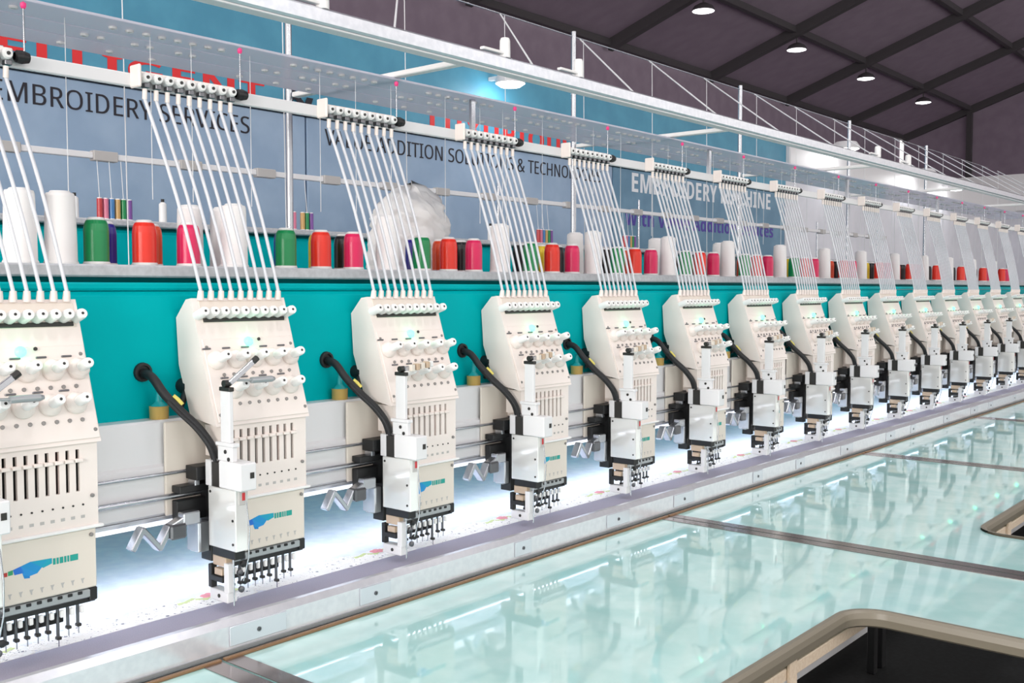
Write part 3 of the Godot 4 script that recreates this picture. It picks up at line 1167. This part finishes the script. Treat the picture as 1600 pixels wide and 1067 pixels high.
	# folded bright arm beside the head
	st = begin()
	var zz := [[-0.235, -0.421], [-0.2177, -0.392], [-0.1875, -0.428], [-0.1693, -0.398], [-0.1354, -0.384]]
	for i in 4:
		var a := q(zz[i][0], zz[i][1], -1.52)
		var b := q(zz[i + 1][0], zz[i + 1][1], -1.52)
		var d := (b - a).normalized()
		box(st, (a + b) / 2, Vector3(a.distance_to(b) + 0.006, 0.009, 0.02), 0.0015, Basis(d, Vector3.BACK.cross(d), Vector3.BACK))
	bar(st, -0.146, -0.114, 0.46 - 0.398, 0.46 - 0.376, -0.028, -0.008, 0.002)
	obj("folded_arm", st, M.steel, t)
	st = begin()
	bar(st, -0.172, -0.142, 0.46 - 0.417, 0.46 - 0.392, -0.03, -0.004, 0.003)
	obj("clamp_block", st, M.darksteel, t)
	st = begin()
	bar(st, -0.118, -0.112, 0.46 - 0.448, 0.46 - 0.398, -0.045, -0.01, 0.001)
	obj("light_shield", st, M.alu_plate, t)
	st = begin()
	bar(st, -0.1125, -0.09, 0.46 - 0.452, 0.46 - 0.40, -0.044, -0.02, 0.001)
	obj("motor", st, M.greymetal, t)
	return t

# the flat blue and green print on the lower cover
func logo(t: Node) -> void:
	var st := begin()
	var z := 0.0153
	var parts := [
		[[-0.052, -0.4075], [-0.046, -0.4075], [-0.046, -0.4135], [-0.052, -0.4135], "b8352f"],
		[[-0.045, -0.4065], [-0.038, -0.4055], [-0.038, -0.4125], [-0.045, -0.413], "2f9a6a"],
		[[-0.038, -0.4055], [-0.027, -0.4025], [-0.022, -0.413], [-0.036, -0.4135], "1f6fd0"],
		[[-0.027, -0.4025], [-0.013, -0.3985], [0.012, -0.4015], [-0.003, -0.4175], "1590cf"],
		[[-0.027, -0.4025], [-0.003, -0.4175], [-0.014, -0.4195], [-0.024, -0.416], "1f8fd6"],
		[[-0.013, -0.3985], [0.019, -0.3995], [0.019, -0.4075], [0.006, -0.4115], "12a3bb"],
		[[-0.024, -0.416], [-0.014, -0.4195], [-0.014, -0.4225], [-0.022, -0.4215], "1585cf"],
	]
	for p in parts:
		var c := Color(p[4]).srgb_to_linear()
		st.set_color(c)
		quad(st, Vector3(p[0][0], p[0][1] + 0.46, z), Vector3(p[1][0], p[1][1] + 0.46, z), Vector3(p[2][0], p[2][1] + 0.46, z), Vector3(p[3][0], p[3][1] + 0.46, z), Vector3.BACK)
	# letter-like blocks
	st.set_color(Color("1f9f93").srgb_to_linear())
	var x := 0.0205
	for w in [0.004, 0.0035, 0.0055, 0.0035, 0.003, 0.0125]:
		var y0 := 0.46 - 0.4105 - 0.0 + 0.0005
		quad(st, Vector3(x, y0, z), Vector3(x + w, y0, z), Vector3(x + w, y0 + 0.0095, z), Vector3(x, y0 + 0.0095, z), Vector3.BACK)
		x += w + 0.0013
	obj("logo", st, M.logo, t)

# the sequin device: mirror-bright box, housing, tall lever arm, feeder foot. Local origin under the foot
func s(x: float, y: float, z: float) -> Vector3:
	return Vector3(x + 0.09, y + 0.53, z + 1.46)

func make_sequin(level: bool) -> Node3D:
	var t := thing("sequin_device", "polished metal sequin device whose lever lies level across a head" if level else "polished metal sequin device whose lever slants up across a head", "device", Vector3.ZERO, "level lever sequin devices beside the heads" if level else "slanting lever sequin devices beside the heads")
	var st := begin()
	box(st, s(-0.0905, -0.3855, -1.4625), Vector3(0.025, 0.103, 0.079), 0.0012)
	obj("cover_box", st, M.mirror, t)
	for p in [[-0.343, -1.495], [-0.425, -1.431], [-0.385, -1.431]]:
		st = begin()
		cyl(st, s(-0.1042, p[0], p[1]), s(-0.1029, p[0], p[1]), 0.0024, 8)
		obj("screw", st, M.dark, t)
	st = begin()
	box(st, s(-0.0905, -0.348, -1.4225), Vector3(0.012, 0.022, 0.002), 0.0004)
	obj("label_plate", st, M.print_grey, t)
	st = begin()
	box(st, s(-0.088, -0.345, -1.4213), Vector3(0.006, 0.013, 0.0012), 0.0004)
	obj("red_tag", st, M.spool_D, t)
	st = begin()
	bar(st, 0.09 - 0.106, 0.09 - 0.0895, 0.53 - 0.333, 0.53 - 0.289, -0.045, -0.0295, 0.001)
	bar(st, 0.09 - 0.106, 0.09 - 0.0735, 0.53 - 0.333, 0.53 - 0.287, -0.006, 0.056, 0.002)
	bar(st, 0.09 - 0.0895, 0.09 - 0.0735, 0.53 - 0.333, 0.53 - 0.289, -0.045, -0.006, 0.001)
	obj("housing", st, M.offwhite, t)
	st = begin()
	bar(st, 0.09 - 0.1035, 0.09 - 0.0896, 0.53 - 0.333, 0.53 - 0.292, -0.0294, -0.0062)
	obj("slot", st, M.dark, t)
	st = begin()
	box(st, s(-0.083, -0.308, -1.4035), Vector3(0.008, 0.01, 0.001), 0.0003)
	obj("front_label", st, M.dark, t)
	# bracket and tall bar
	st = begin()
	bar(st, 0.09 - 0.103, 0.09 - 0.093, 0.53 - 0.287, 0.53 - 0.262, -0.012, 0.03, 0.001)
	bar(st, 0.09 - 0.105, 0.09 - 0.091, 0.53 - 0.262, 0.53 - 0.256, -0.016, 0.034, 0.001)
	obj("bracket", st, M.offwhite, t)
	for p in [[-0.271, -1.449], [-0.283, -1.44]]:
		st = begin()
		cyl(st, s(-0.1044, p[0], p[1]), s(-0.1029, p[0], p[1]), 0.0035, 8)
		obj("bolt", st, M.dark, t)
	st = begin()
	bar(st, 0.09 - 0.102, 0.09 - 0.094, 0.53 - 0.256, 0.53 - 0.17, -0.004, 0.022, 0.001)
	obj("tall_bar", st, M.offwhite, t)
	st = begin()
	bar(st, 0.09 - 0.103, 0.09 - 0.093, 0.53 - 0.17, 0.53 - 0.163, -0.006, 0.024, 0.001)
	lathe(st, s(-0.105, -0.157, -1.4495), Vector3.RIGHT, [Vector2(0, 0), Vector2(0.006, 0), Vector2(0.006, 0.012), Vector2(0, 0.012)], 12)
	obj("pivot", st, M.dark, t)
	st = begin()
	var a := s(-0.096, -0.157, -1.445)
	var b := s(-0.045, -0.122, -1.448) if not level else s(-0.03, -0.151, -1.448)
	var d := (b - a).normalized()
	box(st, (a + b) / 2, Vector3(a.distance_to(b), 0.009, 0.006), 0.001, Basis(d, Vector3.BACK.cross(d).normalized(), d.cross(Vector3.BACK.cross(d).normalized())))
	obj("link", st, M.steel, t)
	st = begin()
	lathe(st, b, d, [Vector2(0, -0.003), Vector2(0.0055, -0.003), Vector2(0.0055, 0.008), Vector2(0, 0.009)], 10)
	obj("link_pin", st, M.dark, t)
	if level:
		for k in 4:
			st = begin()
			box(st, a.lerp(b, 0.25 + 0.22 * k) + Vector3(0, 0, 0.004), Vector3(0.010, 0.013, 0.012), 0.001)
			obj("lever_block", st, M.cream2 if k % 2 == 0 else M.brass, t)
		st = begin()
		box(st, b + Vector3(0.008, 0, 0), Vector3(0.012, 0.012, 0.012), 0.002)
		obj("lever_end", st, M.white, t)
	st = begin()
	cyl(st, s(-0.088, -0.152, -1.446), s(-0.052, -0.154, -1.444), 0.0022, 8)
	lathe(st, s(-0.054, -0.1545, -1.444), Vector3.RIGHT, [Vector2(0, 0), Vector2(0.0055, 0), Vector2(0.0055, 0.042), Vector2(0.003, 0.048), Vector2(0, 0.048)], 12)
	if not level:
		obj("damper", st, M.greymetal, t)
	# feeder below the box
	st = begin()
	bar(st, 0.09 - 0.101, 0.09 - 0.08, 0.53 - 0.452, 0.53 - 0.437, -0.035, 0.03, 0.001)
	bar(st, 0.09 - 0.1015, 0.09 - 0.09, 0.53 - 0.497, 0.53 - 0.487, -0.048, -0.006, 0.001)
	bar(st, 0.09 - 0.1015, 0.09 - 0.09, 0.53 - 0.51, 0.53 - 0.47, -0.048, -0.038, 0.001)
	obj("feeder_frame", st, M.black, t)
	st = begin()
	bar(st, 0.09 - 0.0985, 0.09 - 0.085, 0.53 - 0.47, 0.53 - 0.4525, -0.038, 0.0, 0.001)
	bar(st, 0.09 - 0.0985, 0.09 - 0.088, 0.53 - 0.4865, 0.53 - 0.4745, -0.034, -0.012, 0.001)
	obj("feeder_body", st, M.brass, t)
	st = begin()
	bar(st, 0.09 - 0.1, 0.09 - 0.087, 0.53 - 0.512, 0.53 - 0.462, -0.004, 0.009, 0.001)
	bar(st, 0.09 - 0.1, 0.09 - 0.08, 0.53 - 0.53, 0.53 - 0.511, -0.046, 0.006, 0.0015)
	obj("foot_block", st, M.offwhite, t)
	st = begin()
	cyl(st, s(-0.1012, -0.5205, -1.478), s(-0.0999, -0.5205, -1.478), 0.0035, 8)
	obj("foot_screw", st, M.dark, t)
	st = begin()
	cyl(st, s(-0.0935, -0.533, -1.4445), s(-0.0935, -0.437, -1.4445), 0.0015, 8)
	obj("blade_rod", st, M.steel, t)
	for k in 5:
		st = begin()
		lathe(st, s(-0.078 + 0.004 * (k % 2), -0.452 - 0.014 * k, -1.4435 - 0.004 * (k % 3)), Vector3.BACK, [Vector2(0, 0), Vector2(0.0055, 0), Vector2(0.0055, 0.004), Vector2(0.002, 0.006), Vector2(0, 0.006)], 10)
		obj("feed_wheel", st, M.darksteel if k % 2 == 0 else M.black, t)
	st = begin()
	tube(st, [s(-0.082, -0.345, -1.425), s(-0.079, -0.40, -1.419), s(-0.0785, -0.45, -1.423), s(-0.083, -0.49, -1.432)], 0.0012, 6)
	obj("feed_wire", st, M.steel, t)
	return t

func make_cable() -> Node3D:
	var t := thing("device_cable", "thick black cable looping from the teal beam to a sequin device", "cable", Vector3.ZERO, "cables from the teal beam")
	# local origin at the grommet; x to the device
	var o := Vector3(0.514, -0.142, -1.6)
	var key := [Vector3(0.514, -0.143, -1.597), Vector3(0.518, -0.150, -1.575), Vector3(0.528, -0.178, -1.555), Vector3(0.547, -0.208, -1.535), Vector3(0.563, -0.234, -1.512), Vector3(0.575, -0.262, -1.494), Vector3(0.582, -0.287, -1.4885)]
	var cv := Curve3D.new()
	for i in key.size():
		var tg: Vector3 = (key[mini(i + 1, key.size() - 1)] - key[maxi(i - 1, 0)]) / 6.0
		cv.add_point(key[i] - o, -tg, tg)
	var pts := []
	for p in cv.tessellate_even_length(5, 0.008):
		pts.append(p)
	var st := begin()
	tube(st, pts, 0.0078, 10)
	obj("sheath", st, M.rubber, t)
	st = begin()
	var p2 := []
	for i in range(pts.size() / 3, pts.size()):
		p2.append(pts[i] + Vector3(-0.006, -0.004, 0.008))
	tube(st, p2, 0.0034, 8)
	obj("side_wire", st, M.rubber, t)
	st = begin()
	var mid: int = pts.size() / 3
	tube(st, [pts[mid] + Vector3(0.007, 0.004, 0.003), pts[mid + 2] + Vector3(0.008, 0.005, 0.003), pts[mid + 4] + Vector3(0.008, 0.004, 0.003)], 0.0042, 8)
	obj("yellow_tag", st, M.yellow, t)
	st = begin()
	tube(st, [pts[mid + 1] + Vector3(0.006, 0.002, 0), Vector3(0.055, -0.065, 0.022), Vector3(0.068, -0.038, 0.02)], 0.004, 8)
	obj("branch", st, M.rubber, t)
	return t

# ---------------------------------------------------------------- spools on the shelf
func make_spool(c: String, big: bool, r: float, hh: float) -> Node3D:
	var w := spool_word(c)
	var label := ("tall white thread cone on the grey shelf" if big else w + " thread spool with pale rims on the grey shelf")
	var t := thing(("white_thread_cone" if big else w.replace(" ", "_") + "_thread_spool"), label, "spool", Vector3.ZERO, ("tall white cones on the shelf" if big else w + " spools on the shelf"))
	var st := begin()
	lathe(st, Vector3.ZERO, Vector3.UP, [Vector2(0, 0), Vector2(r * 1.06, 0), Vector2(r * 1.08, 0.003), Vector2(r * 1.02, 0.006), Vector2(0, 0.006)], 20)
	obj("base", st, M.white, t)
	st = begin()
	if big:
		lathe(st, Vector3.ZERO, Vector3.UP, [Vector2(r, 0.006), Vector2(r * 0.98, hh * 0.4), Vector2(r * 0.9, hh * 0.93), Vector2(r * 0.84, hh * 0.97), Vector2(r * 0.5, hh * 0.985)], 22)
	else:
		lathe(st, Vector3.ZERO, Vector3.UP, [Vector2(r, 0.006), Vector2(r * 1.0, hh * 0.72), Vector2(r * 0.93, hh * 0.86), Vector2(r * 0.8, hh * 0.93), Vector2(r * 0.6, hh * 0.955)], 22)
	obj("thread", st, M["spool_" + c], t)
	st = begin()
	lathe(st, Vector3.ZERO, Vector3.UP, [Vector2(r * 0.7, hh * 0.94), Vector2(r * 0.72, hh * 0.965), Vector2(r * 0.6, hh), Vector2(r * 0.25, hh), Vector2(r * 0.25, hh * 0.9)], 18)
	obj("top_rim", st, M.white, t)
	return t

func spools() -> void:
	var proto := {}
	var put := func(c: String, big: bool, x: float, row: int) -> void:
		var key := c + str(big)
		var at := V(x, 0.0415, -1.70 if row == 0 else -1.79)
		if not proto.has(key):
			proto[key] = make_spool(c, big, 0.0262 if big else 0.0212, 0.124 if big else 0.083)
			proto[key].position = at
		else:
			copy(proto[key], String(proto[key].name).rstrip("_0123456789"), at)
	put.call("W", true, 0.758, 0)
	put.call("W", true, 0.826, 0)
	put.call("W", true, 1.13, 1)
	for n in range(0, 15):
		var dx := PITCH * n + 0.006 * sin(n * 2.1)
		if n < 8:
			put.call("G", false, 0.889 + dx, 0)
		put.call("R", false, 0.980 + dx, 0)
		put.call("P", false, 1.070 + dx, 0)
		put.call("W", true, 1.170 + dx, 0)
		put.call("N" if n < 3 else "K", false, 0.952 + dx, 1)
		put.call("O" if n % 2 == 0 else "Y", false, 1.045 + dx, 1)
		if n > 0:
			put.call("K", false, 1.118 + dx, 1)
		if n < 6 and n != 1:
			put.call("W", true, 1.205 + dx + 0.035 * (n % 3), 1)
	# crumpled plastic bag behind the cones
	var st := begin()
	var nz := FastNoiseLite.new()
	nz.seed = 21
	nz.frequency = 9.0
	nz.fractal_octaves = 3
	var nu := 48
	var nv := 30
	var pts := []
	for j in nv + 1:
		var row := []
		for i in nu + 1:
			var a := TAU * i / nu
			var f := float(j) / nv
			var d := Vector3(cos(a), 0, sin(a))
			var w := (0.145 - 0.02 * f) * sqrt(maxf(0.0, 1.0 - pow(f, 5.0)))
			var p := Vector3(d.x * w, 0.222 * f, d.z * w * 0.42)
			var k := nz.get_noise_3d(p.x * 2.2 + 3.0, p.y * 2.2, p.z * 2.2) 
			var k2 := nz.get_noise_3d(p.x * 5.0 + 9.0, p.y * 5.0, p.z * 5.0)
			p += d * (k * 0.022 + k2 * 0.008) * (1.0 if f < 0.97 else 0.3)
			p.y += 0.04 * nz.get_noise_2d(d.x * 0.12 + 5.0, d.z * 0.12 + 0.1 * d.x) * f
			if i == nu:
				p = row[0]
			row.append(p)
		pts.append(row)
	st.set_smooth_group(0)
	for j in nv:
		for i in nu:
			var a: Vector3 = pts[j][i]
			var b: Vector3 = pts[j][i + 1]
			var c: Vector3 = pts[j + 1][i + 1]
			var e: Vector3 = pts[j + 1][i]
			st.add_vertex(a)
			st.add_vertex(c)
			st.add_vertex(b)
			st.add_vertex(a)
			st.add_vertex(e)
			st.add_vertex(c)
	st.generate_normals()
	var bag := obj("plastic_bag", st, M.bag)
	bag.position = V(1.875, 0.041, -1.93)
	tag(bag, "crumpled white plastic bag standing behind the thread cones", "bag")

# ---------------------------------------------------------------- lace on the bed
func lace() -> void:
	var rng := RandomNumberGenerator.new()
	rng.seed = 7
	var y := -0.5465
	var p := thing("lace_trim", "white scalloped lace trim lying on the satin beside the head", "lace", Vector3.ZERO, "lace trims on the bed")
	# two scallop lobes
	var lobes := [[Vector2(-0.285, -0.030), 0.068, 0.046], [Vector2(-0.17, -0.028), 0.062, 0.04], [Vector2(-0.055, -0.026), 0.07, 0.036], [Vector2(0.07, -0.024), 0.06, 0.03]]
	for l in lobes:
		var st := begin()
		var poly := PackedVector2Array()
		for i in 40:
			var a := TAU * i / 40
			var wv := 1.0 + 0.06 * cos(a * 10)
			poly.append(Vector2(l[0].x + l[1] * wv * cos(a), minf(0.0, l[0].y + l[2] * wv * sin(a))))
		prism(st, poly, 1, 0.0, 0.0012)
		var part := obj("scallop", st, M.lace, p)
		st = begin()
		var ho := begin()
		for i in 44:
			var a := rng.randf() * TAU
			var f := sqrt(rng.randf()) * 0.82
			var c := Vector3(l[0].x + l[1] * f * cos(a), 0.0013, minf(-0.006, l[0].y + l[2] * f * sin(a)))
			ring(st, c, 0.0045 + 0.004 * rng.randf(), 0.0011)
			if i % 2 == 0:
				cyl(ho, c + Vector3(0.004, -0.0004, 0.002), c + Vector3(0.004, 0.0001, 0.002), 0.0024 + 0.0018 * rng.randf(), 8)
		for i in 26:
			var a := TAU * i / 26
			var c := Vector3(l[0].x + l[1] * cos(a), 0.0013, l[0].y + l[2] * sin(a))
			if c.z < -0.004:
				ring(st, c, 0.005, 0.0011)
		var e := obj("embroidery", st, M.lace, part)
		e.set_meta("kind", "stuff")
		e = obj("eyelets", ho, M.eyelet, part)
		e.set_meta("kind", "stuff")
	# stitched flower with leaves
	var leaf := mat("cfd9a0", 0.8)
	var rose := mat("e79aa6", 0.8)
	for i in 7:
		var st := begin()
		var c := Vector3(-0.12 + 0.017 * i, 0.0016, -0.045 - 0.006 * sin(i * 2.0))
		var ang := 0.6 * sin(i * 2.4)
		box(st, c, Vector3(0.022, 0.0012, 0.009), 0.0005, Basis(Vector3.UP, ang))
		obj("leaf", st, leaf, p)
	for i in 5:
		var st := begin()
		var a := TAU * i / 5
		lathe(st, Vector3(-0.066 + 0.009 * cos(a), 0.002, -0.05 + 0.007 * sin(a)), Vector3.UP, [Vector2(0.007, 0), Vector2(0.005, 0.0015), Vector2(0, 0.002)], 10)
		obj("petal", st, rose, p)
	for n in HEADS:
		var at := V(0.678 + PITCH * n, y, -1.512)
		if n == 0:
			p.position = at
		else:
			copy(p, "lace_trim", at)

func ring(st: SurfaceTool, c: Vector3, r: float, w: float) -> void:
	var seg := 9
	var pts := []
	for i in seg:
		var a := TAU * i / seg
		var b := TAU * (i + 1) / seg
		var p := Vector3(cos(a), 0, sin(a))
		var s2 := Vector3(cos(b), 0, sin(b))
		quad(st, c + p * (r - w), c + p * r + Vector3(0, 0.0009, 0), c + s2 * r + Vector3(0, 0.0009, 0), c + s2 * (r - w), (Vector3.UP - (p + s2) * 0.4).normalized())
		quad(st, c + p * (r + w), c + p * r + Vector3(0, 0.0009, 0), c + s2 * r + Vector3(0, 0.0009, 0), c + s2 * (r + w), (Vector3.UP + (p + s2) * 0.4).normalized())
